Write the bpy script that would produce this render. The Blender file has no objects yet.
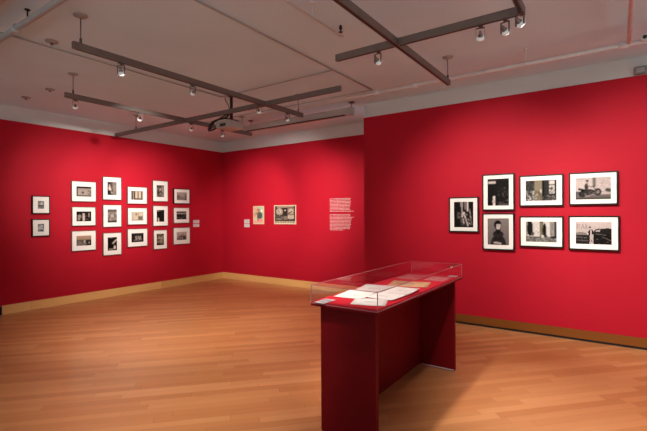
import bpy, bmesh, math, random
from mathutils import Vector, Matrix
random.seed(7)
PI = math.pi
COL = bpy.context.scene.collection
SC = bpy.context.scene

# ------------------------------------------------------------------ camera
cd = bpy.data.cameras.new('camera'); cam = bpy.data.objects.new('camera', cd); COL.objects.link(cam)
cam.matrix_world = Matrix.Translation((0, 0, 1.55)) @ Matrix.Rotation(math.radians(34.95), 4, 'Z') @ Matrix.Rotation(PI/2, 4, 'X') @ Matrix.Rotation(math.radians(-0.32), 4, 'Z')
cd.sensor_width = 36; cd.lens = 420/647*36; cd.shift_y = -1.8/647; cd.clip_start = 0.05; cd.clip_end = 100
SC.camera = cam
# ------------------------------------------------------------------ world, exposure
w = bpy.data.worlds.new('world'); SC.world = w; w.use_nodes = True
w.node_tree.nodes['Background'].inputs[0].default_value = (0.9, 0.97, 1.0, 1)
w.node_tree.nodes['Background'].inputs[1].default_value = 1.0
# added fill gradient for the unseen gallery: brighter below eye level to lift the ceiling
_n = w.node_tree.nodes; _l = w.node_tree.links
_tc = _n.new('ShaderNodeTexCoord'); _sp = _n.new('ShaderNodeSeparateXYZ'); _rp = _n.new('ShaderNodeValToRGB'); _ma = _n.new('ShaderNodeMath')
_l.new(_tc.outputs['Generated'], _sp.inputs[0]); _ma.operation = 'MULTIPLY_ADD'; _ma.inputs[1].default_value = .5; _ma.inputs[2].default_value = .5
_l.new(_sp.outputs['Z'], _ma.inputs[0]); _l.new(_ma.outputs[0], _rp.inputs['Fac'])
_rp.color_ramp.elements[0].position = .44; _rp.color_ramp.elements[0].color = (.97, 1.0, 1.0, 1)
_rp.color_ramp.elements[1].position = .52; _rp.color_ramp.elements[1].color = (.13, .138, .142, 1)
_l.new(_rp.outputs['Color'], _n['Background'].inputs['Color'])
SC.view_settings.view_transform = 'Standard'; SC.view_settings.look = 'None'
SC.view_settings.exposure = 0.0; SC.view_settings.gamma = 1; SC.view_settings.use_curve_mapping = False
LAMP_W = 1.2          # overall scale of the spotlights
LAMP_C = (1.0, 0.92, 0.83)

# ------------------------------------------------------------------ materials
def nodemat(name):
    m = bpy.data.materials.new(name); m.use_nodes = True
    return m, m.node_tree, m.node_tree.nodes['Principled BSDF']
def mat(name, c, rough=0.5, metal=0.0, spec=0.5, emit=None, es=0, var=0.0, vs=6.0, bump=0.0, bs=120.0):
    m, nt, b = nodemat(name)
    b.inputs['Roughness'].default_value = rough; b.inputs['Metallic'].default_value = metal
    b.inputs['Specular IOR Level'].default_value = spec
    tc = nt.nodes.new('ShaderNodeTexCoord')
    n = nt.nodes.new('ShaderNodeTexNoise'); n.inputs['Scale'].default_value = vs; n.inputs['Detail'].default_value = 4
    nt.links.new(tc.outputs['Object'], n.inputs['Vector'])
    r = nt.nodes.new('ShaderNodeValToRGB')
    r.color_ramp.elements[0].position = .3; r.color_ramp.elements[1].position = .7
    r.color_ramp.elements[0].color = tuple(x*(1-var) for x in c)+(1,)
    r.color_ramp.elements[1].color = tuple(min(1, x*(1+var)) for x in c)+(1,)
    nt.links.new(n.outputs['Fac'], r.inputs['Fac']); nt.links.new(r.outputs['Color'], b.inputs['Base Color'])
    if bump:
        n2 = nt.nodes.new('ShaderNodeTexNoise'); n2.inputs['Scale'].default_value = bs
        nt.links.new(tc.outputs['Object'], n2.inputs['Vector'])
        bp = nt.nodes.new('ShaderNodeBump'); bp.inputs['Strength'].default_value = bump; bp.inputs['Distance'].default_value = .002
        nt.links.new(n2.outputs['Fac'], bp.inputs['Height']); nt.links.new(bp.outputs['Normal'], b.inputs['Normal'])
    if emit:
        b.inputs['Emission Color'].default_value = emit+(1,); b.inputs['Emission Strength'].default_value = es
    return m
def attrmat(name, rough=0.6):
    m, nt, b = nodemat(name)
    a = nt.nodes.new('ShaderNodeAttribute'); a.attribute_name = 'print'
    nt.links.new(a.outputs['Color'], b.inputs['Base Color']); b.inputs['Roughness'].default_value = rough; b.inputs['Specular IOR Level'].default_value = .05
    return m
def woodmat(name, cols, wdt, lng, rot, rough, seam=.6, gs=1.0, coat=0.0):
    """planks laid in the object's XY plane, turned by rot: random tone per plank, fine grain, thin dark joints"""
    m, nt, b = nodemat(name); N = nt.nodes; L = nt.links
    def mth(op, a, c=None, d=None):
        n = N.new('ShaderNodeMath'); n.operation = op
        for i, v in enumerate((a, c, d)):
            if v is None: continue
            if isinstance(v, (int, float)): n.inputs[i].default_value = v
            else: L.new(v, n.inputs[i])
        return n.outputs[0]
    tc = N.new('ShaderNodeTexCoord'); mp = N.new('ShaderNodeMapping'); mp.inputs['Rotation'].default_value = rot
    L.new(tc.outputs['Object'], mp.inputs['Vector'])
    s = N.new('ShaderNodeSeparateXYZ'); L.new(mp.outputs['Vector'], s.inputs[0])
    u, v = s.outputs['X'], s.outputs['Y']
    row = mth('FLOOR', mth('DIVIDE', v, wdt))
    wn = N.new('ShaderNodeTexWhiteNoise'); wn.noise_dimensions = '1D'; L.new(row, wn.inputs['W'])
    uu = mth('ADD', mth('DIVIDE', u, lng), mth('MULTIPLY', wn.outputs['Value'], 17.3))
    colm = mth('FLOOR', uu)
    cx = N.new('ShaderNodeCombineXYZ'); L.new(row, cx.inputs[0]); L.new(colm, cx.inputs[1])
    wn2 = N.new('ShaderNodeTexWhiteNoise'); wn2.noise_dimensions = '2D'; L.new(cx.outputs[0], wn2.inputs['Vector'])
    gx = N.new('ShaderNodeCombineXYZ'); L.new(mth('MULTIPLY', u, 2.2*gs), gx.inputs[0]); L.new(mth('MULTIPLY', v, 45*gs), gx.inputs[1]); L.new(mth('MULTIPLY', wn2.outputs['Value'], 30), gx.inputs[2])
    gn = N.new('ShaderNodeTexNoise'); gn.inputs['Scale'].default_value = 1; gn.inputs['Detail'].default_value = 5; L.new(gx.outputs[0], gn.inputs['Vector'])
    t = mth('ADD', mth('MULTIPLY', wn2.outputs['Value'], .62), mth('MULTIPLY', gn.outputs['Fac'], .38))
    r = N.new('ShaderNodeValToRGB'); e = r.color_ramp.elements
    e[0].position = .12; e[0].color = cols[0]+(1,); e[1].position = .88; e[1].color = cols[2]+(1,)
    k = e.new(.5); k.color = cols[1]+(1,)
    L.new(t, r.inputs['Fac'])
    fv = mth('FRACT', mth('DIVIDE', v, wdt)); fu = mth('FRACT', uu)
    j = mth('MAXIMUM', mth('LESS_THAN', fv, .02), mth('LESS_THAN', fu, .0025))
    mx = N.new('ShaderNodeMix'); mx.data_type = 'RGBA'; mx.blend_type = 'MULTIPLY'; L.new(mth('MULTIPLY', j, seam), mx.inputs['Factor'])
    L.new(r.outputs['Color'], mx.inputs['A']); mx.inputs['B'].default_value = (.35, .25, .2, 1)
    L.new(mx.outputs['Result'], b.inputs['Base Color'])
    L.new(mth('ADD', mth('MULTIPLY', gn.outputs['Fac'], .12), rough-.06), b.inputs['Roughness'])
    b.inputs['Specular IOR Level'].default_value = .5 if 'strip' in name else .2
    b.inputs['Coat Weight'].default_value = coat; b.inputs['Coat Roughness'].default_value = .2
    return m
def glassmat(name, tint=(1, 1, 1), ior=1.49):
    m = bpy.data.materials.new(name); m.use_nodes = True; nt = m.node_tree; N = nt.nodes; L = nt.links
    N.remove(N['Principled BSDF']); out = N['Material Output']
    tr = N.new('ShaderNodeBsdfTransparent'); tr.inputs[0].default_value = tint+(1,)
    gl = N.new('ShaderNodeBsdfGlossy'); gl.inputs['Roughness'].default_value = .015; gl.inputs['Color'].default_value = (1, 1, 1, 1)
    fr = N.new('ShaderNodeFresnel'); fr.inputs['IOR'].default_value = ior
    ge = N.new('ShaderNodeNewGeometry'); inv = N.new('ShaderNodeMath'); inv.operation = 'SUBTRACT'; inv.inputs[0].default_value = 1
    L.new(ge.outputs['Backfacing'], inv.inputs[1])
    mu = N.new('ShaderNodeMath'); mu.operation = 'MULTIPLY'; L.new(fr.outputs[0], mu.inputs[0]); L.new(inv.outputs[0], mu.inputs[1])
    mx = N.new('ShaderNodeMixShader'); L.new(mu.outputs[0], mx.inputs[0]); L.new(tr.outputs[0], mx.inputs[1]); L.new(gl.outputs[0], mx.inputs[2])
    L.new(mx.outputs[0], out.inputs['Surface'])
    return m
RED = (.43, .007, .022)
M = dict(
    red=mat('red wall paint', RED, .65, spec=.15, var=.03, vs=2.5, bump=.12, bs=160),
    redcase=mat('red painted case', (.19, .003, .007), .6, spec=.15, var=.04, vs=5, bump=.06, bs=90),
    redcloth=mat('red cloth lining', (.62, .018, .035), .85, spec=.2, var=.05, vs=40, bump=.2, bs=900),
    white=mat('white plaster', (.61, .62, .61), .8, spec=.2, var=.025, vs=1.5, bump=.1, bs=60),
    ceil=mat('painted concrete ceiling', (.585, .735, .82), .85, spec=.2, var=.05, vs=.9, bump=.25, bs=35),
    pipe=mat('white painted pipe', (.66, .68, .69), .45, var=.05, vs=8),
    conduit=mat('grey painted conduit', (.38, .385, .38), .5, var=.05, vs=8),
    track=mat('grey metal track', (.20, .17, .155), .42, metal=.55, var=.06, vs=9),
    trackdark=mat('dark track slot', (.02, .018, .017), .5, var=.1),
    chrome=mat('brushed chrome', (.24, .23, .225), .3, metal=1, var=.05, vs=30),
    steel=mat('steel rod', (.13, .12, .115), .45, metal=.9, var=.05, vs=30),
    black=mat('black plastic', (.006, .006, .007), .45, var=.2),
    canopy=mat('satin metal canopy', (.34, .335, .33), .4, metal=.3, var=.04, vs=20),
    sensor=mat('grey sensor plastic', (.20, .19, .185), .5, var=.05),
    screenbox=mat('off white metal housing', (.42, .39, .37), .5, var=.03),
    projector=mat('pale grey plastic', (.40, .36, .34), .5, var=.03),
    vent=mat('dark vent', (.035, .026, .024), .6, var=.1),
    glow=mat('lit lamp face', (1, 1, 1), .3, emit=(1, .97, .93), es=14),
    rim=mat('lit dichroic glass rim', (.5, .5, .5), .3, emit=(1, .95, .9), es=.22),
    dimglow=mat('lamp face seen from the side', (.85, .85, .85), .2, emit=(1, .96, .9), es=3.5),
    base=woodmat('maple baseboard', ((.62, .34, .11), (.76, .44, .16), (.86, .53, .21)), .6, 2.4, (PI/2, 0, 0), .4, seam=.3, gs=.7),
    basedark=woodmat('brown baseboard', ((.15, .042, .007), (.18, .055, .009), (.22, .072, .013)), .6, 2.4, (PI/2, 0, 0), .4, seam=.3, gs=.7),
    floor=woodmat('strip floor', ((.46, .172, .058), (.545, .23, .086), (.635, .295, .122)), .083, 1.15, (0, 0, -math.radians(47)), .34, coat=.12),
    frameblk=mat('black frame', (.006, .005, .005), .4, spec=.2, var=.1, vs=30),
    framegrey=mat('grey brown frame', (.10, .075, .062), .35, var=.15, vs=30),
    mat=mat('mat board', (.80, .785, .755), .85, spec=.15, var=.01, vs=30),
    bevel=mat('mat bevel', (.86, .84, .80), .8, var=.01),
    paper=mat('paper', (.72, .70, .65), .8, spec=.2, var=.02, vs=14),
    label=mat('grey label card', (.66, .64, .66), .7, var=.02),
    ink=mat('print ink', (.25, .23, .22), .7, var=.2, vs=60),
    vinyl=mat('white vinyl lettering', (.80, .74, .74), .6, var=.03),
    print=attrmat('printed picture', .45),
    acrylic=glassmat('clear acrylic', (.985, .975, .985)),
    edge=mat('polished acrylic edge', (.42, .20, .23), .25, var=.05, vs=20),
)
# ------------------------------------------------------------------ helpers
def box(bm, x0, x1, y0, y1, z0, z1, mi=0, bev=0.0):
    vs = [bm.verts.new((x, y, z)) for x in (x0, x1) for y in (y0, y1) for z in (z0, z1)]
    fs = []
    for q in ((0, 1, 3, 2), (4, 6, 7, 5), (0, 4, 5, 1), (2, 3, 7, 6), (0, 2, 6, 4), (1, 5, 7, 3)):
        f = bm.faces.new([vs[i] for i in q]); f.material_index = mi; fs.append(f)
    if bev:
        es = list({e for f in fs for e in f.edges})
        r = bmesh.ops.bevel(bm, geom=es, offset=bev, segments=2, profile=.5, affect='EDGES')
        for f in r['faces']: f.material_index = mi
    return vs
def lathe(bm, prof, n=20, mtx=None, mi=0, smooth=True):
    """prof: (radius, z) pairs; closed at both ends when radius > 0"""
    rings = []
    for r, z in prof:
        rings.append([bm.verts.new((r*math.cos(2*PI*i/n), r*math.sin(2*PI*i/n), z)) for i in range(n)])
    fs = []
    for a, b in zip(rings, rings[1:]):
        for i in range(n):
            f = bm.faces.new((a[i], a[(i+1) % n], b[(i+1) % n], b[i])); f.smooth = smooth; fs.append(f)
    fs.append(bm.faces.new(list(reversed(rings[0])))); fs.append(bm.faces.new(rings[-1]))
    for f in fs: f.material_index = mi
    if mtx is not None:
        bmesh.ops.transform(bm, matrix=mtx, verts=[v for r in rings for v in r])
def tube(bm, pts, r, n=12, mi=0):
    pts = [Vector(p) for p in pts]; rings = []
    for i, p in enumerate(pts):
        d = (pts[min(i+1, len(pts)-1)]-pts[max(i-1, 0)]).normalized()
        up = Vector((0, 0, 1)) if abs(d.z) < .9 else Vector((1, 0, 0))
        a = d.cross(up).normalized(); b = d.cross(a)
        rings.append([bm.verts.new(p+a*r*math.cos(2*PI*k/n)+b*r*math.sin(2*PI*k/n)) for k in range(n)])
    for A, B in zip(rings, rings[1:]):
        for i in range(n):
            f = bm.faces.new((A[i], A[(i+1) % n], B[(i+1) % n], B[i])); f.smooth = True; f.material_index = mi
    bm.faces.new(list(reversed(rings[0]))).material_index = mi; bm.faces.new(rings[-1]).material_index = mi
def obj(name, bm, mats, parent=None, loc=None, rotz=0):
    bmesh.ops.recalc_face_normals(bm, faces=bm.faces[:])
    me = bpy.data.meshes.new(name); bm.to_mesh(me); bm.free()
    for m in (mats if isinstance(mats, (list, tuple)) else [mats]): me.materials.append(m)
    o = bpy.data.objects.new(name, me); COL.objects.link(o)
    if parent: o.parent = parent
    if loc: o.location = loc; o.rotation_euler = (0, 0, rotz)
    return o
def tag(o, label=None, cat=None, group=None, kind=None):
    if label: o['label'] = label
    if cat: o['category'] = cat
    if group: o['group'] = group
    if kind: o['kind'] = kind
    return o
def thing(name, label, cat, loc=(0, 0, 0), rotz=0, group=None):
    o = bpy.data.objects.new(name, None); COL.objects.link(o); o.empty_display_size = .1
    o.location = loc; o.rotation_euler = (0, 0, rotz)
    return tag(o, label, cat, group)
def struct(name, boxes, m, label, cat):
    bm = bmesh.new()
    for b in boxes: box(bm, *b)
    return tag(obj(name, bm, m), label, cat, kind='structure')
def dup(root, loc, rotz=None, label=None):
    r = root.copy(); COL.objects.link(r); r.location = loc
    if rotz is not None: r.rotation_euler = (0, 0, rotz)
    if label: r['label'] = label
    for ch in list(root.children):
        c = ch.copy(); COL.objects.link(c); c.parent = r
        for g in list(ch.children):
            d = g.copy(); COL.objects.link(d); d.parent = c
    return r

# ------------------------------------------------------------------ the room
XL, YB, YR, XR, CEIL, HL, HR = -7.88, 6.993, 5.914, -3.335, 3.30, 3.055, 3.087
struct('floor', [(XL-.4, 3.6, -2.6, YB+.3, -.1, 0)], M['floor'], 'warm honey-coloured hardwood strip floor laid diagonally across the gallery', 'floor')
struct('ceiling', [(XL-.4, 3.6, -2.6, YB+.3, CEIL, CEIL+.1)], M['ceil'], 'rough off-white painted concrete ceiling above the lighting tracks', 'ceiling')
struct('wall_left', [(XL-.25, XL, 2.44, YB+.2, 0, HL)], M['red'], 'long red gallery wall at the left behind seventeen framed photographs', 'wall')
struct('wall_back', [(XL, XR, YB, YB+.2, 0, HL)], M['red'], 'red far wall carrying the paragraph of white wall text', 'wall')
struct('wall_right', [(XR, 3.6, YR, YR+.15, .135, HR), (XR, 3.6, YR+.02, YR+.15, 0, .135)], M['red'], 'red partition wall at the right behind seven black-framed photographs', 'wall')
struct('wall_upper_left', [(XL-.25, XL-.03, -2.6, YB+.2, HL, CEIL)], M['white'], 'white plaster strip above the left red wall', 'wall')
struct('wall_upper_back', [(XL-.03, 3.6, YB+.03, YB+.2, HL, CEIL)], M['white'], 'white plaster strip above the far red wall', 'wall')
struct('wall_upper_right', [(XR, 3.6, YR+.02, YR+.15, HR, CEIL)], M['white'], 'white plaster strip above the right red wall', 'wall')
struct('blocker_wall_left', [(XL-.4, XL-.26, -2.6, 2.40, 0, CEIL)], M['red'], 'unseen red wall added past the left wall to block stray light', 'wall')  # added outside the frame to keep world light off the left corner
o = struct('baseboard_left', [(0, YB-2.49, -.018, 0, 0, .142)], M['base'], 'pale wooden baseboard under the left red wall', 'baseboard'); o.location = (XL, 2.49, 0); o.rotation_euler = (0, 0, PI/2)
struct('trim_1', [(XL, XL+.02, 2.445, 2.488, .0, .13)], M['black'], 'small black end piece of the left baseboard', 'trim')
struct('baseboard_back', [(XL+.02, XR, YB-.018, YB, 0, .142)], M['base'], 'pale wooden baseboard under the far red wall', 'baseboard')
struct('baseboard_right', [(XR, 3.6, YR-.004, YR+.02, .030, .134)], M['basedark'], 'brown wooden baseboard under the right red wall', 'baseboard')
struct('gap_shade_strip', [(XR, 3.6, YR+.012, YR+.02, 0, .030)], M['black'], 'black recessed strip coloured as the shadow below the right baseboard', 'trim')  # black colour stands in for the shade under the baseboard

# ------------------------------------------------------------------ display case
T = thing('display_case', 'red wooden display case on panel legs with a clear acrylic cover', 'display case', (-1.545, 3.3, 0))
cx, cy = -1.545, 3.3
def part(name, b, m, bev=.0015, parent=T):
    bm = bmesh.new(); box(bm, b[0]-cx, b[1]-cx, b[2]-cy, b[3]-cy, b[4], b[5], bev=bev)
    return obj(name, bm, m, parent)
part('end_panel', (-1.735, -1.296, 2.440, 2.480, .012, .905), M['redcase'])
part('end_panel', (-1.755, -1.305, 4.083, 4.123, .012, .905), M['redcase'])
part('spine_panel', (-1.70, -1.662, 2.480, 4.083, .012, .905), M['redcase'])
part('deck', (-1.772, -1.243, 2.372, 4.140, .905, .920), M['redcase'])
part('lined_platform', (-1.762, -1.255, 2.384, 4.128, .920, .935), M['redcloth'])
part('lit_edge_strip', (-1.64, -1.310, 4.078, 4.083, .012, .020), M['label'], .0005)  # pale strip painted in for the lit bottom edge of the far panel
for x in (-1.725, -1.325):
    for y in (2.46, 4.103):
        bm = bmesh.new(); lathe(bm, [(.012, 0), (.014, .003), (.014, .012)], 14, Matrix.Translation((x-cx, y-cy, 0)))
        obj('glide_foot', bm, M['black'], T)
x0, x1, y0, y1, z0, z1, t = -1.770, -1.247, 2.376, 4.136, .9205, 1.049, .005
cov = bmesh.new()
def cbox(bm, *b): box(bm, b[0]-cx, b[1]-cx, b[2]-cy, b[3]-cy, b[4], b[5])
cbox(cov, x0, x1, y0, y1, z1-t, z1)
cbox(cov, x0, x1, y0, y0+t, z0, z1-t); cbox(cov, x0, x1, y1-t, y1, z0, z1-t)
cbox(cov, x0, x0+t, y0+t, y1-t, z0, z1-t); cbox(cov, x1-t, x1, y0+t, y1-t, z0, z1-t)
cover = obj('acrylic_cover', cov, M['acrylic'], T)
e = bmesh.new(); q = .0022; k = .0008
for xx in (x0, x1):
    for zz in (z1,):
        cbox(e, xx-q+(k if xx == x0 else -k), xx+q, y0, y1, zz-q, zz+k)
    for yy in (y0, y1): cbox(e, xx-q, xx+q, yy-q, yy+q, z0, z1)
for yy in (y0, y1): cbox(e, x0, x1, yy-q, yy+q, z1-q, z1+k)
cbox(e, x0, x1, y0-.001, y0+.004, z0-.0003, z0+.003); cbox(e, x1-.004, x1+.001, y0, y1, z0-.0003, z0+.003)
tag(obj('polished_edge', e, M['edge'], cover), 'pinkish polished acrylic edges')

# papers in the case
def sheet(name, label, cat, pts, z, m, th=.0012, group=None, curl=0, lines=None, inkm=None):
    c = Vector((sum(p[0] for p in pts)/len(pts), sum(p[1] for p in pts)/len(pts)))
    T_ = thing(name, label, cat, (c.x, c.y, z), 0, group)
    bm = bmesh.new(); n = 8
    P = [Vector(p)-c for p in pts]
    top = [[None]*(n+1) for _ in range(n+1)]; bot = [[None]*(n+1) for _ in range(n+1)]
    for i in range(n+1):
        for j in range(n+1):
            u, v = i/n, j/n
            p = (P[0]*(1-u)+P[1]*u)*(1-v)+(P[3]*(1-u)+P[2]*u)*v
            zz = curl*((2*u-1)**2*.6+max(0, v-.5)**2)*1.0
            top[i][j] = bm.verts.new((p.x, p.y, th+zz)); bot[i][j] = bm.verts.new((p.x, p.y, zz))
    for i in range(n):
        for j in range(n):
            f = bm.faces.new((top[i][j], top[i+1][j], top[i+1][j+1], top[i][j+1])); f.smooth = True
            bm.faces.new((bot[i][j], bot[i][j+1], bot[i+1][j+1], bot[i+1][j]))
    for i in range(n):
        bm.faces.new((top[i][0], bot[i][0], bot[i+1][0], top[i+1][0])); bm.faces.new((top[i][n], top[i+1][n], bot[i+1][n], bot[i][n]))
        bm.faces.new((top[0][i], top[0][i+1], bot[0][i+1], bot[0][i])); bm.faces.new((top[n][i], bot[n][i], bot[n][i+1], top[n][i+1]))
    obj('sheet', bm, m, T_)
    if lines:
        b2 = bmesh.new()
        for (u0, u1, v0, v1) in lines:
            vs = []
            for (u, v) in ((u0, v0), (u1, v0), (u1, v1), (u0, v1)):
                p = (P[0]*(1-u)+P[1]*u)*(1-v)+(P[3]*(1-u)+P[2]*u)*v
                zz = curl*((2*u-1)**2*.6+max(0, v-.5)**2)
                vs.append((p.x, p.y, zz+th+.0004))
            lo = [b2.verts.new(a) for a in vs]; hi = [b2.verts.new((a[0], a[1], a[2]+.0003)) for a in vs]
            b2.faces.new(hi); b2.faces.new(lo[::-1])
            for a in range(4): b2.faces.new((lo[a], lo[(a+1) % 4], hi[(a+1) % 4], hi[a]))
        obj('printing', b2, inkm or M['ink'], T_)
    return T_
def textlines(n, u0=.1, u1=.9, v0=.1, v1=.9, seed=1, f=.35):
    r = random.Random(seed); out = []
    dv = (v1-v0)/n
    for i in range(n):
        u = u0; e_ = u1 if r.random() < .8 else u0+(u1-u0)*.6
        while u < e_-.03:
            l = r.uniform(.05, .13); out.append((u, min(u+l, e_), v0+i*dv, v0+i*dv+dv*f)); u += l+.025
    return out
def rectpts(cx_, cy_, w_, h_, a):
    ca, sa = math.cos(a), math.sin(a)
    return [(cx_+x*ca-y*sa, cy_+x*sa+y*ca) for x, y in ((-w_/2, -h_/2), (w_/2, -h_/2), (w_/2, h_/2), (-w_/2, h_/2))]
Z0 = .9355
M['tan'] = mat('tan newsprint', (.62, .40, .20), .8, var=.12, vs=18)
M['redprint'] = mat('dusty red cover', (.55, .10, .11), .7, var=.15, vs=16)
M['palered'] = mat('pale pink lettering', (.75, .45, .45), .7, var=.05)
sheet('label_card', 'small grey label card at the near left corner of the case', 'label card', rectpts(-1.685, 2.425, .085, .15, 0), Z0, M['label'], lines=textlines(7, seed=3))
sheet('leaflet', 'white typed leaflet nearest the front corner of the case', 'leaflet', rectpts(-1.405, 2.565, .235, .22, .35), Z0+.001, M['paper'], curl=.004, lines=textlines(3, .3, .7, .4, .6, seed=4, f=.15))
sheet('leaflet', 'white leaflet lying beside the long left edge of the case', 'leaflet', rectpts(-1.62, 2.74, .23, .30, .12), Z0+.003, M['paper'], curl=.004, lines=textlines(3, .5, .75, .3, .5, seed=5, f=.15))
sheet('folded_letter', 'white folded letter along the near right edge of the case', 'letter', rectpts(-1.385, 2.80, .22, .27, -.05), Z0+.008, M['paper'], curl=.005, lines=textlines(3, .2, .6, .3, .5, seed=6, f=.15))
sheet('letter_sheet', 'white letter sheet farthest along the left edge, before the tan newspaper page', 'letter', rectpts(-1.60, 3.03, .26, .29, .2), Z0+.009, M['paper'], curl=.005, lines=textlines(3, .3, .7, .3, .6, seed=7, f=.15))
sheet('folded_letter', 'white open letter near the right edge before the tan newspaper page', 'letter', rectpts(-1.375, 3.03, .21, .26, .1), Z0+.014, M['paper'], curl=.004, lines=textlines(3, .4, .8, .3, .6, seed=8, f=.15))
sheet('newspaper_page', 'tan newspaper page in the middle of the case', 'newspaper', rectpts(-1.47, 3.40, .33, .27, .25), Z0+.003, M['tan'], curl=.004, lines=textlines(6, .15, .6, .2, .8, seed=9, f=.4))
sheet('booklet', 'dusty red booklet with pale lettering behind the newspaper page', 'booklet', rectpts(-1.62, 3.80, .22, .34, .0), Z0, M['redprint'], th=.003, lines=textlines(9, .08, .92, .1, .9, seed=10, f=.45), inkm=M['palered'])
sheet('booklet', 'red booklet with pale lettering at the far right corner of the case', 'booklet', rectpts(-1.375, 3.82, .20, .30, .05), Z0, M['redprint'], th=.003, lines=textlines(8, .08, .92, .1, .9, seed=11, f=.4), inkm=M['palered'])
sheet('label_card', 'pale label card at the far right corner of the case', 'label card', rectpts(-1.31, 4.06, .08, .09, 0), Z0, M['label'], lines=textlines(4, seed=12))

# ------------------------------------------------------------------ pictures
class Canvas:
    def __init__(s, w_, h_, base=.3, seed=0):
        s.w, s.h = w_, h_; s.r = random.Random(seed); s.p = [[(base,)*3 for _ in range(w_)] for _ in range(h_)]
    def _c(s, v): return v if isinstance(v, tuple) else (v, v, v)
    def rect(s, x0, y0, x1, y1, v):          # y runs downwards, 0..1
        v = s._c(v)
        for j in range(s.h):
            for i in range(s.w):
                if x0 <= (i+.5)/s.w < x1 and y0 <= (j+.5)/s.h < y1: s.p[j][i] = v
        return s
    def ell(s, cx_, cy_, rx, ry, v):
        v = s._c(v)
        for j in range(s.h):
            for i in range(s.w):
                if (((i+.5)/s.w-cx_)/rx)**2+(((j+.5)/s.h-cy_)/ry)**2 < 1: s.p[j][i] = v
        return s
    def line(s, xa, ya, xb, yb, t_, v):
        v = s._c(v); ax, ay, bx, by = xa*s.w, ya*s.h, xb*s.w, yb*s.h; L2 = (bx-ax)**2+(by-ay)**2+1e-9; tt = t_*s.w/2
        for j in range(s.h):
            for i in range(s.w):
                px, py = i+.5, j+.5; k_ = max(0, min(1, ((px-ax)*(bx-ax)+(py-ay)*(by-ay))/L2))
                if (px-ax-k_*(bx-ax))**2+(py-ay-k_*(by-ay))**2 < tt*tt: s.p[j][i] = v
        return s
    def grad(s, x0, y0, x1, y1, va, vb):     # a sky or backdrop tone that is in the print itself
        va, vb = s._c(va), s._c(vb)
        for j in range(s.h):
            for i in range(s.w):
                x, y = (i+.5)/s.w, (j+.5)/s.h
                if x0 <= x < x1 and y0 <= y < y1:
                    k_ = (y-y0)/(y1-y0); s.p[j][i] = tuple(a*(1-k_)+b*k_ for a, b in zip(va, vb))
        return s
    def speck(s, x0, y0, x1, y1, n, lo, hi, sz=.05):
        for _ in range(n):
            x = s.r.uniform(x0, x1); y = s.r.uniform(y0, y1); v = s.r.uniform(lo, hi); a = s.r.uniform(.4, 1)*sz
            s.rect(max(x0, x-a/2), max(y0, y-a/2), min(x1, x+a/2), min(y1, y+a/2), v)
        return s
    def blur(s, n=1):
        for _ in range(n):
            q_ = [[None]*s.w for _ in range(s.h)]
            for j in range(s.h):
                for i in range(s.w):
                    acc = [0, 0, 0]; c_ = 0
                    for dj in (-1, 0, 1):
                        for di in (-1, 0, 1):
                            if 0 <= j+dj < s.h and 0 <= i+di < s.w:
                                w_ = 4 if (di, dj) == (0, 0) else 1
                                for k_ in range(3): acc[k_] += s.p[j+dj][i+di][k_]*w_
                                c_ += w_
                    q_[j][i] = tuple(a/c_ for a in acc)
            s.p = q_
        return s
    def mesh(s, name, w_, h_, y, parent, sepia=(1.0, .90, .86), grain=.12):
        bm = bmesh.new(); V = [[bm.verts.new((-w_/2+w_*i/s.w, y, h_/2-h_*j/s.h)) for i in range(s.w+1)] for j in range(s.h+1)]
        lay = bm.loops.layers.float_color.new('print')
        for j in range(s.h):
            for i in range(s.w):
                f = bm.faces.new((V[j][i], V[j+1][i], V[j+1][i+1], V[j][i+1]))
                g = 1+s.r.uniform(-grain, grain); c_ = tuple(max(.003, a*a/(a+.05)*b*g*1.05) for a, b in zip(s.p[j][i], sepia))+(1,)
                for l in f.loops: l[lay] = c_
        return obj(name, bm, M['print'], parent)

def picture(label, loc, rotz, W, H_, pw, ph, dark, canvas, group, depth=.036, fw=.012, sepia=(1.0, .84, .80), dz=0):
    T_ = thing('framed_photograph', label, 'framed photograph', loc, rotz, group)
    bm = bmesh.new()
    # moulding: four mitred sides
    def ring(a, b, z_):
        return [bm.verts.new((sx*a, z_, sz*b)) for sx, sz in ((-1, -1), (1, -1), (1, 1), (-1, 1))]
    R_ = [ring(W/2, H_/2, -.006), ring(W/2, H_/2, -depth+.001), ring(W/2-.001, H_/2-.001, -depth), ring(W/2-fw+.001, H_/2-fw+.001, -depth), ring(W/2-fw, H_/2-fw, -depth+.001), ring(W/2-fw, H_/2-fw, -.006)]
    for a, b in zip(R_, R_[1:]+[R_[0]]):
        for i in range(4): bm.faces.new((a[i], a[(i+1) % 4], b[(i+1) % 4], b[i]))
    obj('frame_moulding', bm, M['frameblk'] if dark else M['framegrey'], T_)
    bm = bmesh.new(); box(bm, -W/2+.02, W/2-.02, -.006, 0, -H_/2+.02, H_/2-.02)
    obj('backing_board', bm, M['frameblk'], T_)
    # mat board with a bevelled window
    bm = bmesh.new(); a, b = W/2-fw-.0005, H_/2-fw-.0005; yo = -depth+.008
    def rr(a_, b_, y_, z_=0): return [bm.verts.new((sx*a_, y_, z_+sz*b_)) for sx, sz in ((-1, -1), (1, -1), (1, 1), (-1, 1))]
    r1, r2, r3, r4 = rr(a, b, yo), rr(pw/2+.002, ph/2+.002, yo, dz), rr(pw/2, ph/2, yo+.0025, dz), rr(a, b, yo+.0025)
    for A, B, mi in ((r1, r2, 0), (r2, r3, 1), (r3, r4, 0), (r4, r1, 0)):
        for i in range(4): f = bm.faces.new((A[i], A[(i+1) % 4], B[(i+1) % 4], B[i])); f.material_index = mi
    obj('mat_board', bm, [M['mat'], M['bevel']], T_)
    p = canvas.mesh('photographic_print', pw, ph, yo+.0026, T_, sepia); p.location = (0, 0, dz)
    return T_

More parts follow.
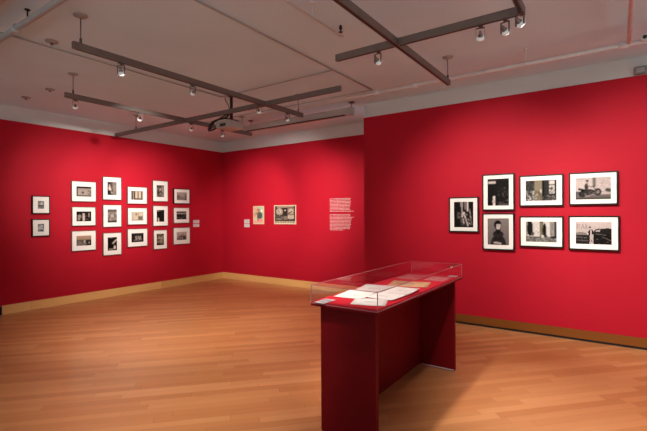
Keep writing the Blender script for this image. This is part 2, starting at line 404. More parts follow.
# --- right wall: seven black frames
GR = 'black-framed photographs on the right wall'
def right(label, x, z, W, H_, pw, ph, cv, **k):
    return picture(label, (x, YR-.001, z), 0, W, H_, pw, ph, True, cv, GR, depth=.046, fw=.0155, **k)
c = Canvas(36, 46, .022, 1)
c.rect(.33, 0, .47, .2, .30).rect(.38, .2, .45, .5, .42).rect(.55, .0, .60, .3, .3).rect(.66, 0, .76, .38, .62).rect(.18, .42, .34, .66, .13).rect(.22, .48, .32, .56, .05)
c.ell(.5, .46, .09, .08, .48).line(.42, .5, .52, .85, .05, .55).line(.55, .5, .72, .93, .06, .6).line(.82, .3, .88, .7, .03, .4).line(.88, .7, .93, .9, .03, .3).speck(.35, .4, .9, .95, 60, .02, .5, .05)
right('lone framed photograph of pale streaked figures, left of the six-picture block', -1.742, 1.527, .405, .485, .262, .352, c.blur())
c = Canvas(36, 46, .020, 2)
c.rect(0, .04, 1, .06, .04).rect(.02, .09, .38, .17, .55).ell(.31, .69, .055, .05, .75).rect(.25, .74, .36, 1, .72).ell(.30, .84, .07, .08, .5).speck(.5, .3, 1, .95, 55, .02, .16, .05).rect(.5, .93, 1, .97, .14).speck(.38, .86, .6, .9, 6, .05, .12, .05)
right('framed photograph of dark interior with a small white figure, above the turtleneck portrait', -1.288, 1.821, .402, .484, .266, .354, c.blur())
c = Canvas(36, 46, .20, 3)
c.grad(0, 0, 1, 1, .22, .15).ell(.5, 1.02, .36, .44, .03).ell(.49, .60, .25, .14, .035).rect(.39, .38, .60, .55, .02).ell(.48, .24, .17, .17, .015).ell(.50, .28, .105, .145, .55).ell(.49, .165, .14, .06, .016).ell(.385, .28, .028, .13, .016).rect(.40, .43, .59, .53, .022)
c.line(.44, .265, .48, .265, .025, .06).line(.53, .265, .57, .265, .025, .06).line(.51, .27, .51, .33, .02, .35).line(.475, .365, .535, .365, .02, .14).ell(.40, .92, .13, .04, .42).ell(.56, .94, .1, .03, .48).line(.5, .6, .46, .85, .02, .09).line(.3, .62, .22, .95, .03, .07).line(.68, .62, .74, .95, .03, .06).speck(.25, .6, .75, .88, 25, .02, .07, .05)
right('framed portrait photograph of person in dark turtleneck with clasped pale hands', -1.290, 1.299, .400, .489, .266, .348, c.blur())
OL = (.13, .12, .085)
c = Canvas(52, 38, .05, 4)
c.speck(0, 0, .3, .5, 40, .03, .11, .07).speck(0, .5, .4, 1, 120, .04, .62, .045).rect(.29, 0, .54, .5, (.23, .21, .165)).rect(.29, .5, .54, 1, (.17, .155, .115)).speck(.3, .6, .45, 1, 30, .1, .6, .04).rect(.48, .45, .52, .62, .6).rect(.40, .58, .50, .75, (.14, .12, .08))
c.rect(.54, 0, .62, 1, .018).rect(.62, 0, 1, 1, .045).rect(.75, 0, .97, .68, .02).rect(.77, .02, .94, .66, .55).rect(.77, .22, .94, .27, .04).ell(.85, .4, .05, .09, .15).line(.80, .62, .86, .38, .03, .06).speck(.77, .3, .94, .64, 12, .05, .3, .05).speck(.55, .75, 1, 1, 35, .03, .3, .05)
right('landscape framed photograph with an ochre upright band, upper middle of the block', -.782, 1.825, .495, .394, .345, .255, c.blur(), sepia=(1, .93, .88))
c = Canvas(52, 38, .55, 5)
c.rect(0, 0, .06, 1, .30).ell(.14, .34, .1, .38, .022).rect(.05, .0, .2, .62, .022).ell(.23, .6, .05, .1, .1).speck(.25, .05, .45, .6, 25, .35, .65, .05).rect(.46, 0, .58, .78, OL).line(.52, .1, .50, .7, .03, (.25, .23, .17))
c.ell(.62, .42, .055, .34, .015).line(.60, .6, .70, .8, .08, .03).rect(.78, 0, .92, .7, .30).line(.82, .05, .82, .65, .015, .1).line(.88, .05, .86, .65, .015, .1).rect(.92, 0, 1, .8, .07).rect(0, .75, 1, 1, .16).speck(0, .76, 1, 1, 80, .04, .4, .05).ell(.55, .72, .04, .07, .6).rect(.8, .7, 1, .82, .03).rect(0, .74, .45, .78, .06)
right('landscape framed photograph of two dark figures by pale doors, lower middle of the block', -.783, 1.308, .495, .390, .345, .255, c.blur(), sepia=(1, .93, .88))
c = Canvas(54, 40, .50, 6)
c.rect(.48, 0, .60, .42, .26).rect(.52, 0, .56, .45, .12).rect(.6, .0, 1, .55, .46).speck(.62, .1, 1, .5, 20, .36, .56, .08).rect(.03, .04, .26, .07, .25).line(.06, .14, .2, .16, .012, .28).rect(0, .62, .12, 1, .12).rect(0, .74, 1, 1, .14).rect(.5, .62, 1, .70, .38).rect(.7, .74, 1, .80, .3)
c.ell(.20, .74, .11, .15, .03).ell(.20, .74, .05, .07, .16).ell(.64, .66, .10, .16, .03).ell(.64, .66, .055, .09, .22).rect(.14, .66, .5, .82, .05).ell(.34, .60, .20, .08, .02).line(.10, .52, .34, .60, .07, .02).ell(.44, .68, .15, .14, .05).speck(.26, .60, .58, .85, 50, .02, .42, .03).line(.5, .42, .62, .62, .025, .04).line(.30, .86, .5, .78, .025, .35)
c.ell(.345, .19, .035, .055, .33).ell(.335, .14, .045, .04, .03).ell(.315, .42, .055, .16, .05).line(.33, .34, .46, .44, .03, .22).line(.44, .42, .56, .38, .02, .04).line(.31, .52, .36, .74, .06, .05).ell(.92, .57, .09, .06, .08).ell(.95, .62, .08, .05, .10).rect(0, .93, 1, 1, .09)
right('landscape framed photograph of a person on a motorcycle, upper right of the block', -.232, 1.830, .490, .390, .350, .256, c.blur())
c = Canvas(60, 44, .50, 7)
c.grad(0, 0, 1, .5, .52, .44)
for (a, b, d_, e_) in ((.04, .10, .04, .32), (.04, .10, .11, .13), (.11, .13, .10, .2), (.10, .2, .04, .21), (.05, .21, .13, .32), (.16, .32, .20, .10), (.20, .10, .25, .32), (.17, .24, .24, .24), (.29, .10, .29, .32), (.29, .22, .35, .12), (.29, .22, .36, .32)): c.line(a, b, d_, e_, .012, .20)
c.ell(.14, .58, .20, .12, .22).rect(0, .60, .42, 1, .035).line(.0, .68, .3, .72, .02, .22).line(.02, .82, .36, .86, .02, .16).ell(.70, .42, .18, .13, .06).ell(.68, .41, .11, .06, .42).rect(.5, .44, 1, .58, .04).ell(.88, .42, .2, .14, .03).rect(.5, .54, 1, 1, .022).line(.74, .66, 1, .84, .025, .12).line(.58, .54, .84, .58, .015, .2).speck(.1, .6, .98, .98, 30, .015, .12, .05)
c.ell(.405, .27, .026, .045, .45).ell(.403, .235, .030, .03, .04).ell(.43, .47, .075, .13, .025).rect(.415, .37, .455, .58, .6).line(.375, .42, .37, .6, .025, .03).line(.485, .42, .53, .56, .025, .04).line(.42, .62, .41, .97, .040, .42).line(.46, .62, .49, .97, .040, .42)
right('landscape framed photograph of a standing person leaning on parked cars, lower right of the block', -.230, 1.303, .508, .408, .356, .262, c)

# --- left wall: seventeen frames in seven columns
GL = 'small framed photographs on the left wall'
def left(label, y, z, W, H_, pw, ph, cv, dark=False, **k):
    return picture(label, (XL+.001, y, z), PI/2, W, H_, pw, ph, dark, cv, GL, depth=.046 if dark else .036, fw=.015 if dark else .009, sepia=k.pop('sepia', (1.0, .84, .74)), **k)
LS, PT = (.428, .358), (.360, .430)
c = Canvas(16, 22, .3, 11); c.speck(0, 0, 1, 1, 60, .02, .35, .2).rect(0, .55, 1, .7, .05).ell(.6, .35, .2, .2, .5)
left('small black-framed grey picture, upper of the two leftmost pictures', 3.031, 1.723, .268, .300, .092, .128, c.blur(), True, sepia=(.95, 1, 1))
c = Canvas(16, 22, .2, 12); c.speck(0, 0, 1, 1, 60, .02, .5, .2).rect(.1, .5, .8, .62, .5).ell(.6, .3, .2, .15, .45).rect(.3, .8, .9, .9, .04)
left('small black-framed grey picture, lower of the two leftmost pictures', 3.029, 1.343, .268, .290, .092, .128, c.blur(), True, sepia=(.95, 1, 1))
c = Canvas(32, 22, .36, 13); c.rect(0, 0, 1, .2, .03).rect(0, .2, .08, 1, .1).rect(.12, .22, .9, .32, .3).rect(.75, .35, 1, .8, .2).speck(.75, .35, 1, .8, 12, .1, .5, .1).ell(.42, .62, .09, .16, .04).ell(.42, .5, .04, .07, .3).rect(0, .85, 1, 1, .14).rect(.35, .66, .5, .72, .4)
left('framed print of small seated figure before pale wall, top of first tall column', 3.724, 1.972, .428, .366, .258, .178, c.blur())
c = Canvas(32, 22, .025, 14); c.rect(.05, .35, .35, .7, .2).ell(.48, .3, .08, .14, .5).rect(.42, .4, .56, .95, .55).ell(.2, .5, .09, .18, .3).rect(.8, .15, .86, .6, .4).ell(.15, .8, .1, .12, .3).speck(.6, .3, 1, 1, 15, .02, .2, .1)
left('framed dark print with pale standing figures, middle of first tall column', 3.721, 1.526, .415, .342, .254, .176, c.blur())
c = Canvas(32, 22, .3, 15); c.grad(0, 0, 1, .45, (.42, .36, .30), (.30, .24, .2)).rect(0, .42, 1, .5, .1).rect(0, .5, .55, 1, .16).speck(0, .5, .55, 1, 30, .06, .3, .1).rect(.58, .5, 1, 1, .025).rect(.5, .45, .58, .75, .5).speck(.6, .55, .95, .95, 10, .05, .4, .09)
left('framed sepia landscape print with pale sky, bottom of first tall column', 3.719, 1.090, .425, .362, .256, .178, c.blur())
c = Canvas(22, 32, .10, 16); c.rect(.55, 0, 1, 1, .22).ell(.8, .45, .22, .25, .26).ell(.2, .18, .14, .1, .03).ell(.22, .25, .08, .07, .45).ell(.28, .5, .17, .2, .6).rect(0, .65, .6, 1, .04).ell(.5, .8, .15, .12, .3).line(.3, .3, .6, .75, .08, .04)
left('upright framed print of figure in white at its left, top of second tall column', 4.237, 2.051, .362, .436, .176, .248, c.blur())
c = Canvas(22, 32, .24, 17); c.rect(0, 0, 1, .2, .13).speck(0, .2, 1, 1, 60, .06, .45, .14).ell(.5, .5, .2, .12, .4).rect(0, .85, 1, 1, .08)
left('upright framed mottled grey print, middle of second tall column', 4.238, 1.530, .360, .424, .176, .248, c.blur())
c = Canvas(22, 32, .018, 18); c.line(.55, .45, .95, .2, .16, .45).rect(.2, .02, .6, .07, .3).ell(.75, .78, .12, .14, .6).rect(.1, .85, .6, .97, .25).line(.6, .5, .9, .7, .06, .12)
left('upright framed black print with pale diagonal streak, bottom of second tall column', 4.237, 1.000, .358, .427, .178, .250, c.blur())
c = Canvas(32, 22, .42, 19); c.rect(0, 0, .12, 1, .03).rect(.2, 0, .3, 1, .08).rect(.33, .05, .5, .9, .5).rect(.52, 0, .6, 1, .05).rect(.62, .1, .8, .9, .55).rect(.82, 0, .9, 1, .08).rect(.2, .8, .8, 1, .12)
left('framed print of dark uprights and pale gaps, top of third tall column', 4.749, 1.936, .421, .340, .256, .176, c.blur(), sepia=(1, .86, .66))
c = Canvas(32, 22, .52, 20); c.rect(.1, .1, .14, 1, .2).ell(.4, .3, .08, .1, .12).rect(.55, .1, .6, 1, .15).rect(.6, .5, .95, .95, .18).rect(.6, .15, .95, .45, .55).rect(0, .9, 1, 1, .3)
left('framed very pale sepia print, middle of third tall column', 4.749, 1.521, .420, .338, .256, .176, c.blur(), sepia=(1, .86, .66))
c = Canvas(32, 22, .03, 21); c.speck(.3, .3, .85, .75, 45, .15, .6, .1).rect(0, .0, 1, .2, .05).rect(.15, .72, .85, .8, .22)
left('framed dark print of a pale huddled group, bottom of third tall column', 4.749, 1.093, .430, .360, .258, .178, c.blur())
c = Canvas(22, 32, .22, 22); c.rect(0, 0, 1, .25, .1).ell(.45, .62, .35, .35, .06).ell(.5, .36, .14, .1, .4).speck(.2, .4, .9, .9, 25, .05, .35, .12).rect(.7, .1, .95, .6, .3)
left('upright framed grey print of crouching figure, top of fourth tall column', 5.265, 2.042, .360, .436, .176, .248, c.blur())
c = Canvas(22, 32, .02, 23); c.rect(0, .0, .3, .12, .28).rect(.05, .05, .7, .1, .2).ell(.22, .72, .1, .07, .5).rect(.12, .78, .32, 1, .55).rect(.5, .2, .95, .9, .03)
left('upright framed black print with small white figure, middle of fourth tall column', 5.265, 1.524, .356, .426, .176, .248, c.blur())
c = Canvas(22, 32, .10, 24); c.speck(0, 0, 1, 1, 50, .04, .4, .16).rect(.1, .35, .9, .45, .35).rect(.4, .5, .8, .8, .25).rect(0, .85, 1, 1, .06)
left('smaller upright framed sepia print, bottom of fourth tall column', 5.258, 1.028, .320, .402, .170, .240, c.blur(), sepia=(1, .8, .58))
c = Canvas(32, 22, .28, 25); c.grad(0, 0, 1, .5, .42, .3).rect(0, .4, .3, .8, .14).line(.4, .3, .7, .5, .1, .4).rect(.88, .2, .95, 1, .03).speck(0, .5, .9, 1, 30, .12, .4, .1)
left('dark-framed hazy grey print, top of last column beside the two labels', 5.788, 1.950, .424, .334, .256, .176, c.blur(), True)
c = Canvas(32, 22, .03, 26); c.rect(0, .2, 1, .3, .35).speck(0, .3, 1, 1, 55, .03, .5, .07).rect(0, 0, 1, .18, .08)
left('framed dark print speckled with white, middle of last column beside the two labels', 5.784, 1.530, .412, .342, .254, .176, c.blur())
c = Canvas(32, 22, .42, 27); c.grad(0, 0, 1, .45, .5, .35).rect(.2, .5, .95, 1, .08).line(.45, .5, .7, .25, .06, .12).rect(0, .7, .25, 1, .2).rect(.3, .6, .38, .9, .45).rect(.5, .62, .58, .9, .4)
left('framed pale print with dark low buildings, bottom of last column beside the two labels', 5.787, 1.081, .432, .368, .258, .178, c.blur())

# --- labels, posters and text
def card(label, loc, rotz, W, H_, seed, group):
    T_ = thing('wall_label', label, 'label', loc, rotz, group)
    bm = bmesh.new(); box(bm, -W/2, W/2, -.004, 0, -H_/2, H_/2, bev=.0005); obj('card', bm, M['label'], T_)
    bm = bmesh.new()
    for (u0, u1, v0, v1) in textlines(4, .08, .92, .14, .9, seed, .3):
        box(bm, (u0-.5)*W, (u1-.5)*W, -.0045, -.0038, (.5-v1)*H_, (.5-v0)*H_)
    obj('printed_lines', bm, M['ink'], T_)
GA, GB = 'pair of label cards on the left wall', 'pair of label cards on the far wall'
card('pale label card right of the left-wall photographs, upper of the pair', (XL, 6.197, 1.388), PI/2, .166, .068, 31, GA)
card('pale label card right of the left-wall photographs, lower of the pair', (XL, 6.197, 1.302), PI/2, .166, .070, 32, GA)
card('pale label card left of the colour poster, upper of the pair', (-7.065, YB, 1.383), 0, .168, .086, 33, GB)
card('pale label card left of the colour poster, lower of the pair', (-7.065, YB, 1.288), 0, .168, .080, 34, GB)
def poster(label, loc, W, H_, border, cv, edge):
    T_ = thing('mounted_poster', label, 'poster', loc, 0, 'mounted posters on the far wall')
    bm = bmesh.new(); box(bm, -W/2, W/2, -.018, 0, -H_/2, H_/2, bev=.001); obj('mount_board', bm, edge, T_)
    cv.mesh('printed_sheet', W-border*2, H_-border*2, -.0185, T_, (1, 1, 1), .06)
c = Canvas(32, 42, .5, 41)
TE, PK, GN, DK = (.30, .55, .38), (.75, .28, .26), (.10, .13, .12), (.30, .32, .10)
c.rect(0, 0, 1, 1, (.66, .50, .34)).rect(.45, .02, .98, .75, TE).rect(.3, .02, .5, .3, (.55, .45, .3)).rect(0, .05, .28, .3, (.70, .42, .30)).ell(.25, .4, .14, .1, DK).ell(.12, .52, .1, .08, PK).ell(.5, .18, .16, .07, (.6, .12, .12)).ell(.52, .25, .10, .07, (.45, .25, .18)).ell(.52, .45, .17, .17, (.55, .14, .12)).ell(.66, .52, .26, .2, GN).rect(.38, .5, .62, .68, (.12, .10, .12)).ell(.86, .25, .09, .1, (.8, .78, .66)).rect(.02, .68, .34, .84, (.58, .58, .40)).rect(.40, .68, .5, .86, (.25, .06, .06)).rect(.5, .74, .98, .9, PK).rect(.02, .86, .98, .95, (.78, .34, .32)).speck(0, 0, .3, .6, 12, .3, .6, .08)
poster('small colour poster of a figure in green and red on the far wall', (-6.681, YB, 1.527), .326, .411, .016, c.blur(), mat('poster edge', (.66, .55, .34), .7))
c = Canvas(56, 38, .15, 42)
BR, CR = (.075, .050, .042), (.52, .42, .31)
c.rect(0, 0, 1, 1, BR).rect(.1, .03, .92, .09, CR).speck(.12, .03, .9, .09, 14, .1, .3, .03)
for i in range(10): c.rect(.01, .05+i*.09, .06, .09+i*.09, (.30, .24, .19))
c.ell(.24, .32, .17, .22, (.34, .28, .23)).ell(.24, .30, .09, .12, (.50, .42, .34)).line(.2, .24, .24, .38, .03, (.1, .07, .06)).rect(.06, .5, .42, .8, (.09, .065, .055)).speck(.08, .5, .42, .8, 26, .05, .26, .05).rect(.1, .74, .38, .77, CR).rect(.44, .14, .62, .56, (.05, .04, .04)).rect(.48, .2, .58, .3, (.42, .35, .3)).rect(.44, .58, .62, .8, (.22, .17, .14)).rect(.65, .14, .95, .5, (.30, .23, .18)).ell(.80, .3, .11, .14, (.48, .40, .32)).line(.70, .42, .84, .32, .04, (.07, .05, .05)).rect(.64, .52, .95, .74, (.46, .38, .31)).speck(.7, .74, .96, .84, 10, .05, .3, .04).rect(0, .86, 1, 1, (.50, .41, .30))
for i in range(8): c.rect(.04+i*.12, .89, .10+i*.12, .96, (.10, .07, .06))
poster('wide brown and cream poster of printed pictures on the far wall', (-5.900, YB, 1.533), .614, .413, .018, c, mat('cream poster edge', (.66, .56, .40), .7))
# wall text: two paragraphs of tiny letters, too small to read
T_ = thing('wall_text', 'two paragraphs of tiny white lettering on the far red wall', 'wall text', (-4.446, YB, 1.530), 0)
def para(z_top, n, widths, seed):
    r = random.Random(seed); bm = bmesh.new(); pitch = .0277
    for i in range(n):
        x = -.285; zt = z_top-i*pitch; xe = -.285+widths[i % len(widths)]
        while x < xe-.02:
            for _ in range(r.randint(2, 9)):
                wl = r.uniform(.004, .0075); h_ = r.choice((.0068, .0068, .0068, .010))
                if x+wl > xe: break
                box(bm, x, x+wl, -.0012, 0, zt-.0125, zt-.0125+h_); x += wl+.0016
            x += .0065
    obj('paragraph', bm, M['vinyl'], T_)
para(.325, 10, (.50, .49, .50, .49, .505, .48, .49, .46, .50, .56), 51)
para(.010, 12, (.48, .50, .57, .51, .50, .50, .49, .52, .48, .50, .49, .34), 52)

# ------------------------------------------------------------------ lighting tracks
TZ = 3.05
def track(label, x0, x1, y0, y1, rods, group='grey lighting tracks under the ceiling', z=TZ, gaps=()):
    cx_, cy_ = (x0+x1)/2, (y0+y1)/2; T_ = thing('lighting_track', label, 'lighting track', (cx_, cy_, z), 0, group)
    a, b = (x1-x0)/2, (y1-y0)/2
    cuts = [-a]+[g-cx_+s_ for g in gaps for s_ in (-.0205, .0205)]+[a]      # a cross track butts against the tracks it meets
    segs = list(zip(cuts[::2], cuts[1::2])) if gaps else [(-a, a)]
    for (sa, sb) in segs:
        bm = bmesh.new(); box(bm, sa, sb, -b, b, -.062, 0, bev=.002); rl = obj('rail', bm, M['track'], T_)
        bm = bmesh.new()
        if a < b: box(bm, -.010, .010, -b+.02, b-.02, -.0635, -.061)
        else: box(bm, sa+.01, sb-.01, -.010, .010, -.0635, -.061)
        obj('slot', bm, M['trackdark'], rl)
    for (rx, ry) in rods:
        bm = bmesh.new(); lathe(bm, [(.0045, 0), (.0045, CEIL-z)], 10, Matrix.Translation((rx-cx_, ry-cy_, 0)))
        lathe(bm, [(.011, 0), (.011, .04), (.006, .05)], 12, Matrix.Translation((rx-cx_, ry-cy_, 0)))
        ro = obj('suspension_rod', bm, M['steel'], T_)
        bm = bmesh.new(); lathe(bm, [(.012, -.03), (.018, -.018), (.052, -.014), (.057, -.004), (.057, 0)], 28, Matrix.Translation((rx-cx_, ry-cy_, CEIL-z)))
        obj('ceiling_canopy', bm, M['canopy'], ro)
    return T_
tw = .019
track('grey track running away from the camera, nearest the left of the frame, with four spotlights', -3.84-tw, -3.84+tw, 1.733, 4.96, [(-3.84, 1.80), (-3.84, 4.86)])
track('grey track running away from camera beside the left red wall', -5.51-tw, -5.51+tw, 2.395, 5.586, [(-5.51, 2.49), (-5.51, 5.35)])
track('long grey cross track near the projector reaching over to the left wall', -7.57, -2.65, 4.155-tw, 4.155+tw, [(-6.9, 4.155)], gaps=(-5.51, -3.84))
track('grey cross track at upper right carrying three spotlights', -2.17, -.581, 3.33-tw, 3.33+tw, [], gaps=(-1.548,))
track('grey track crossing over the right-hand cross track from the top edge', -1.548-tw, -1.548+tw, -.6, 4.70, [(-1.548, 4.66), (-1.548, 1.0)])
track('short grey track meeting the cross track in a corner at upper right', -.56-tw, -.56+tw, .4, 3.36, [(-.56, 1.9)])

# spotlights
LIGHTS = []
def aim(o, frm, to):
    o.rotation_euler = (Vector(to)-Vector(frm)).to_track_quat('-Z', 'Y').to_euler()
GS = 'small chrome spotlights hanging from the tracks'
def spotlight(label, x, y, target, power, cone=70, blend=1.0, face='glow', spill=0, rz=0, z=TZ-.062):
    T_ = thing('track_spotlight', label, 'spotlight', (x, y, z), 0, GS); T_.scale = (.88, .88, .88)
    bm = bmesh.new(); box(bm, -.017, .017, -.03, .03, -.014, .0, bev=.001); lathe(bm, [(.009, -.026), (.009, -.014)], 12); obj('track_adapter', bm, M['steel'], T_)
    bm = bmesh.new(); d = Vector(target)-Vector((x, y, z-.09)); az = math.atan2(d.y, d.x)
    # yoke: a thin U whose pivots sit across the aim direction
    box(bm, -.009, .009, -.036, .036, -.030, -.026)
    for s in (-1, 1): box(bm, -.009, .009, s*.036-.0015, s*.036+.0015, -.118, -.026)
    yk = obj('yoke', bm, M['steel'], T_); yk.rotation_euler = (0, 0, az)
    q_ = d.to_track_quat('-Z', 'Y')
    # the bulb is built along -Z and turned by the aim about the yoke's pivots
    bm = bmesh.new(); lathe(bm, [(.010, .052), (.013, .030), (.014, .022), (.022, .008), (.031, -.012), (.0335, -.020), (.0335, -.024), (.031, -.0245)], 24)
    hd = obj('reflector_bulb', bm, M['chrome'], T_); hd.location = (0, 0, -.098); hd.rotation_euler = q_.to_euler()
    bm = bmesh.new(); lathe(bm, [(.0305, -.0243), (.0290, -.028), (.022, -.032), (.010, -.034), (.004, -.0345)], 24); obj('lamp_face', bm, M[face], hd)
    bm = bmesh.new(); lathe(bm, [(.0235, .006), (.0322, -.012), (.0348, -.020), (.0348, -.0235), (.033, -.0242)], 24); obj('lit_glass_rim', bm, M['rim'], hd)
    for kind, p_, off in (('SPOT', power, -.045), ('POINT', spill, .0)):
        if p_ <= 0: continue
        ld = bpy.data.lights.new('lamp_light', kind); ld.energy = p_*LAMP_W; ld.color = LAMP_C
        if kind == 'SPOT': ld.spot_size = math.radians(cone); ld.spot_blend = blend; ld.shadow_soft_size = .025
        else: ld.shadow_soft_size = .02
        lo = bpy.data.objects.new('lamp_light', ld); COL.objects.link(lo); lo.parent = T_
        dn = d.normalized()
        if kind == 'SPOT': lo.location = Vector((0, 0, -.098))+dn*.055; lo.rotation_euler = q_.to_euler()
        else: lo.location = Vector((-.045*math.cos(az), -.045*math.sin(az), -.055))-dn*.0
    return T_
AX, BX, DY, EX, FX = -3.84, -5.51, 3.33, -1.548, -.56
spotlight('lit spotlight at the near end of the left-centre track, bright face down', AX, 2.165, (-5.5, 4.4, 0), 340, 90)
spotlight('spotlight second from the near end of the left-centre track', AX, 2.986, (XL, 3.9, 1.85), 330, 48, face='dimglow')
spotlight('spotlight just left of the projection screen housing, beside the projector', AX, 4.03, (-5.7, YB, 1.65), 360, 58, face='dimglow')
spotlight('spotlight closest to the far end of the left-centre track', AX, 4.61, (-4.6, YB, 1.6), 190, 60, face='dimglow')
spotlight('spotlight at the near end of the track beside the left wall', BX, 2.515, (XL, 3.5, 1.9), 70, 50, face='dimglow')
spotlight('spotlight above the third tall column of left-wall photographs', BX, 3.375, (XL, 4.2, 1.9), 145, 54, face='dimglow')
spotlight('spotlight below the crossing of the two left tracks', BX, 4.245, (XL, 5.1, 1.9), 160, 56, face='dimglow')
spotlight('spotlight in front of the wall corner, beneath the projector', BX, 4.885, (-6.8, YB, 1.7), 190, 62, face='dimglow')
spotlight('spotlight alone near the left end of the upper right cross track', -1.73, DY, (-1.35, YR, 1.5), 170, 72, face='dimglow')
spotlight('dark spotlight leftmost of the three near the upper right track corner', -.852, DY, (-1.5, YR, 1.55), 130, 68, face='dimglow')
spotlight('lit spotlight between the dark one and the upper right track corner', -.675, DY, (.2, YR, 1.5), 160, 72)
spotlight('brightest spotlight right at the corner of the upper right tracks', FX, 3.25, (.8, YR, 1.3), 170, 74)
spotlight('added unseen spotlight on the corner track, filling the floor before the right wall', FX, 2.2, (.5, 4.3, 0), 340, 78)  # out-of-frame lamp added to brighten the floor along the right wall
spotlight('added unseen spotlight on the corner track closest to the camera, brightening the floor', FX, 1.0, (.5, 2.6, 0), 160, 75)  # another added lamp, unseen, for the near right floor
spotlight('spotlight on the overhead track above the near end of the case', EX, 1.9, (-1.52, 3.1, .9), 250, 44)
spotlight('added unseen spotlight on the overhead track, filling the left part of the floor', EX, 1.2, (-3.6, 3.0, 0), 340, 72)  # unseen lamp put in to lift the left floor
spotlight('added unseen spotlight on the overhead track closest to the camera, front floor fill', EX, .2, (-3.0, 1.2, 0), 70, 72)  # weak added fill for the foreground floor, out of view

# ------------------------------------------------------------------ pipes and conduits
def pipe(name, label, cat, pts, r, m, hangers=(), group=None, couplings=()):
    T_ = thing(name, label, cat, pts[0], 0, group); o0 = Vector(pts[0])
    bm = bmesh.new(); tube(bm, [Vector(p)-o0 for p in pts], r, 14); obj('pipe_run', bm, m, T_)
    for (h, hm) in hangers:
        h = Vector(h)-o0; bm = bmesh.new(); top = CEIL-o0.z
        tube(bm, [(h.x, h.y, h.z+r), (h.x, h.y, top)], .006, 8); lathe(bm, [(r+.004, -.007), (r+.004, .007)] if hm is not M['black'] else [(.014, -.03), (.014, .03)], 18, Matrix.Translation(h) @ Matrix.Rotation(PI/2, 4, 'Y' if abs(pts[-1][0]-pts[0][0]) > abs(pts[-1][1]-pts[0][1]) else 'X'))
        lathe(bm, [(.012, top-.012), (.022, top-.006), (.022, top)], 14, Matrix.Translation((h.x, h.y, 0)))
        obj('hanger', bm, hm, T_)
    for cpt in couplings:
        h = Vector(cpt)-o0; bm = bmesh.new()
        lathe(bm, [(r+.003, -.035), (r+.011, -.03), (r+.011, .03), (r+.003, .035)], 18, Matrix.Translation(h) @ Matrix.Rotation(PI/2, 4, 'Y' if abs(pts[-1][0]-pts[0][0]) > abs(pts[-1][1]-pts[0][1]) else 'X'))
        obj('coupling', bm, m, T_)
    return T_
pipe('ceiling_pipe', 'thick painted pipe crossing the top left corner of the ceiling', 'pipe', [(-7.8, 1.49, 3.20), (3.0, 1.49, 3.20)], .027, M['conduit'], [((-4.10, 1.49, 3.20), M['black']), ((-2.6, 1.49, 3.2), M['black'])], couplings=[(-4.35, 1.49, 3.2)])
st = pipe('ceiling_duct', 'flat painted duct in the extreme top left corner', 'duct', [(-7.8, 1.25, 3.25), (3.0, 1.25, 3.25)], .035, M['conduit'])
pipe('sprinkler_pipe', 'white sprinkler pipe running along the top of the right wall', 'pipe', [(-4.9, 4.96, 3.14), (3.6, 4.90, 3.14)], .021, M['pipe'],
     [((-.79, 4.92, 3.14), M['pipe']), ((-3.2, 4.95, 3.14), M['pipe'])], couplings=[(-2.59, 4.945, 3.14), (-2.05, 4.94, 3.14), (.06, 4.92, 3.14)])
pipe('sprinkler_pipe', 'white branch pipe joining the wall pipe at upper right', 'pipe', [(.10, 4.88, 3.14), (.10, -2, 3.14)], .019, M['pipe'], [((.10, 1.5, 3.14), M['pipe'])])
pipe('branch_pipe', 'thin white pipe with black hanger at the top centre', 'pipe', [(-2.055, 3.26, 3.17), (-2.055, -.5, 3.17)], .010, M['pipe'], [((-2.055, 2.80, 3.17), M['pipe'])])
pipe('ceiling_conduit', 'thin grey conduit above the left-centre track', 'conduit', [(-4.80, 1.52, 3.288), (-4.80, 4.24, 3.288)], .008, M['conduit'])
pipe('ceiling_conduit', 'thin grey conduit crossing the ceiling behind the projector pole', 'conduit', [(-4.80, 4.24, 3.288), (-2.80, 4.24, 3.288)], .007, M['conduit'])
pipe('ceiling_conduit', 'long thin grey conduit running down the middle of the ceiling', 'conduit', [(-2.78, .0, 3.289), (-2.82, 5.25, 3.289)], .010, M['conduit'])
pipe('ceiling_conduit', 'thin grey conduit on the ceiling just above the sprinkler pipe', 'conduit', [(-6.5, 5.25, 3.291), (-2.82, 5.25, 3.291)], .007, M['conduit'])
# sprinkler heads
def sprinkler(label, x, y, z0_, m):
    T_ = thing('sprinkler_head', label, 'sprinkler head', (x, y, z0_), 0)
    bm = bmesh.new(); lathe(bm, [(.012, 0), (.012, -.02), (.018, -.024), (.008, -.04), (.006, -.06)], 14); obj('body', bm, m, T_)
    bm = bmesh.new(); lathe(bm, [(.020, -.064), (.020, -.060)], 16); obj('deflector', bm, m, T_)
sprinkler('black sprinkler head at the end of the thin top-centre pipe', -2.10, 3.30, CEIL, M['black'])
bm = bmesh.new()
T_ = thing('sprinkler_head', 'pale sprinkler head below the wall pipe at the right edge', 'sprinkler head', (.215, 4.84, 3.145), 0)
bm = bmesh.new(); lathe(bm, [(.034, -.02), (.034, .02)], 18, Matrix.Rotation(PI/2, 4, 'X')); obj('fitting', bm, M['pipe'], T_)
bm = bmesh.new(); lathe(bm, [(.016, -.03), (.016, -.018)], 14, Matrix.Rotation(PI/2, 4, 'X') @ Matrix.Translation((0, 0, .05))); obj('deflector', bm, M['black'], T_)
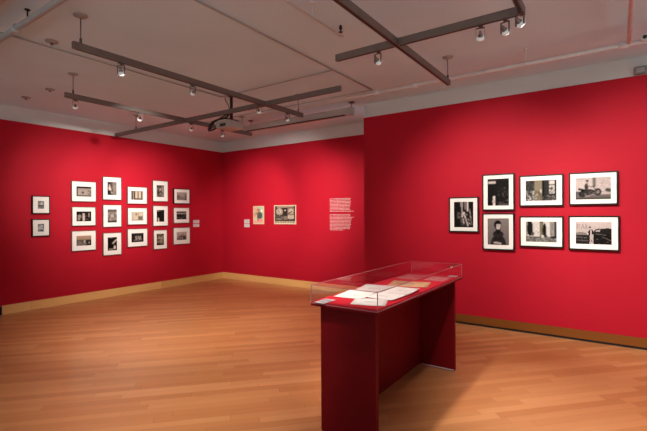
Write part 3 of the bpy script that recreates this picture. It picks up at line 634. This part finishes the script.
# loose ceiling plates
first = None
for (x, y), lb in zip(((-4.648, 1.90), (-6.436, 2.606), (-7.155, 2.576)), ('round ceiling plate touching the thin conduit at upper left', 'round ceiling plate between the left track and the far left one', 'round ceiling plate nearest the left red wall')):
    if first is None:
        first = thing('ceiling_plate', lb, 'ceiling plate', (x, y, CEIL), 0, 'round plates on the ceiling')
        bm = bmesh.new(); lathe(bm, [(.03, -.022), (.055, -.014), (.059, -.004), (.059, 0)], 28); obj('plate', bm, M['canopy'], first)
        bm = bmesh.new(); lathe(bm, [(.006, -.045), (.014, -.040), (.014, -.022)], 14); obj('nub', bm, M['chrome'], first)
    else: dup(first, (x, y, CEIL), 0, lb)

# ------------------------------------------------------------------ projector and screen
T_ = thing('projector', 'pale grey projector hanging on a black pole with looping black cables', 'projector', (-4.65, 4.30, 2.80))
PC = Vector((-4.65, 4.30, 2.80))
bm = bmesh.new(); box(bm, -.15, .13, -.17, .12, .0, .105, bev=.012); body = obj('body', bm, M['projector'], T_)
bm = bmesh.new(); box(bm, -.06, .06, -.173, -.169, .018, .062); obj('vent', bm, M['vent'], body)
bm = bmesh.new(); lathe(bm, [(.04, 0), (.04, .03), (.03, .03)], 20, Matrix.Translation((.04, .12, .055)) @ Matrix.Rotation(-PI/2, 4, 'X')); obj('lens', bm, M['vent'], body)
bm = bmesh.new(); lathe(bm, [(.022, .13), (.022, .50)], 16); lathe(bm, [(.07, .49), (.07, .50)], 20); obj('ceiling_pole', bm, M['black'], T_)
bm = bmesh.new(); box(bm, -.09, .09, -.07, .07, .115, .13, bev=.002); obj('bracket', bm, M['steel'], T_)
bm = bmesh.new()
def curve(pts, r):
    out = []
    P_ = [Vector(p) for p in pts]; P_ = [P_[0]]+P_+[P_[-1]]
    for i in range(1, len(P_)-2):
        for k_ in range(8):
            t_ = k_/8; a, b, c_, d = P_[i-1], P_[i], P_[i+1], P_[i+2]
            out.append(.5*((2*b)+(-a+c_)*t_+(2*a-5*b+4*c_-d)*t_*t_+(-a+3*b-3*c_+d)*t_**3))
    out.append(P_[-2]); tube(bm, out, r, 8)
curve([(0, -.02, .26), (-.05, -.06, .17), (-.15, -.12, .14), (-.23, -.17, .08), (-.27, -.20, .0), (-.22, -.19, -.02), (-.12, -.19, .0)], .013)
curve([(-.01, -.03, .24), (-.10, -.10, .17), (-.20, -.19, .10), (-.25, -.21, .03), (-.20, -.2, .0)], .010)
curve([(0, -.02, .15), (-.10, -.17, .13), (-.21, -.20, .02), (-.28, -.19, -.03), (-.21, -.185, .04)], .008)
curve([(-.01, .0, .22), (-.06, .0, .35), (-.12, 0, .44), (-.14, 0, .49)], .006)
obj('cable_bundle', bm, M['black'], T_)
T_ = thing('projection_screen', 'rolled-up projection screen in a long pale housing before the far wall', 'projection screen', (-4.66, 5.667, 3.10))
bm = bmesh.new(); box(bm, -1.24, 1.24, -.05, .05, .0, .115, bev=.012); hs = obj('housing', bm, M['screenbox'], T_)
bm = bmesh.new(); box(bm, -1.15, 1.15, -.054, -.02, -.006, .010, bev=.002); obj('weighted_bar', bm, M['black'], T_)
for x in (-1.255, 1.255):
    bm = bmesh.new(); box(bm, x-.015, x+.015, -.055, .055, -.004, .12, bev=.003); obj('end_cap', bm, M['conduit'], T_)
for x in (-.95, 1.25):
    bm = bmesh.new(); tube(bm, [(x, 0, .115), (x, 0, .2)], .006, 8); lathe(bm, [(.05, .19), (.05, .2)], 20, Matrix.Translation((x, 0, 0))); obj('suspension_rod', bm, M['steel'], T_)
# detector on the right wall
T_ = thing('wall_sensor', 'small grey sensor box above the red wall at right edge', 'sensor', (.222, YR+.02, 3.135))
bm = bmesh.new(); box(bm, -.06, .06, -.07, 0, -.04, .045, bev=.014); obj('housing', bm, M['sensor'], T_)
bm = bmesh.new(); box(bm, -.035, .035, -.074, -.069, -.025, .025, bev=.002); obj('front_panel', bm, M['canopy'], T_)
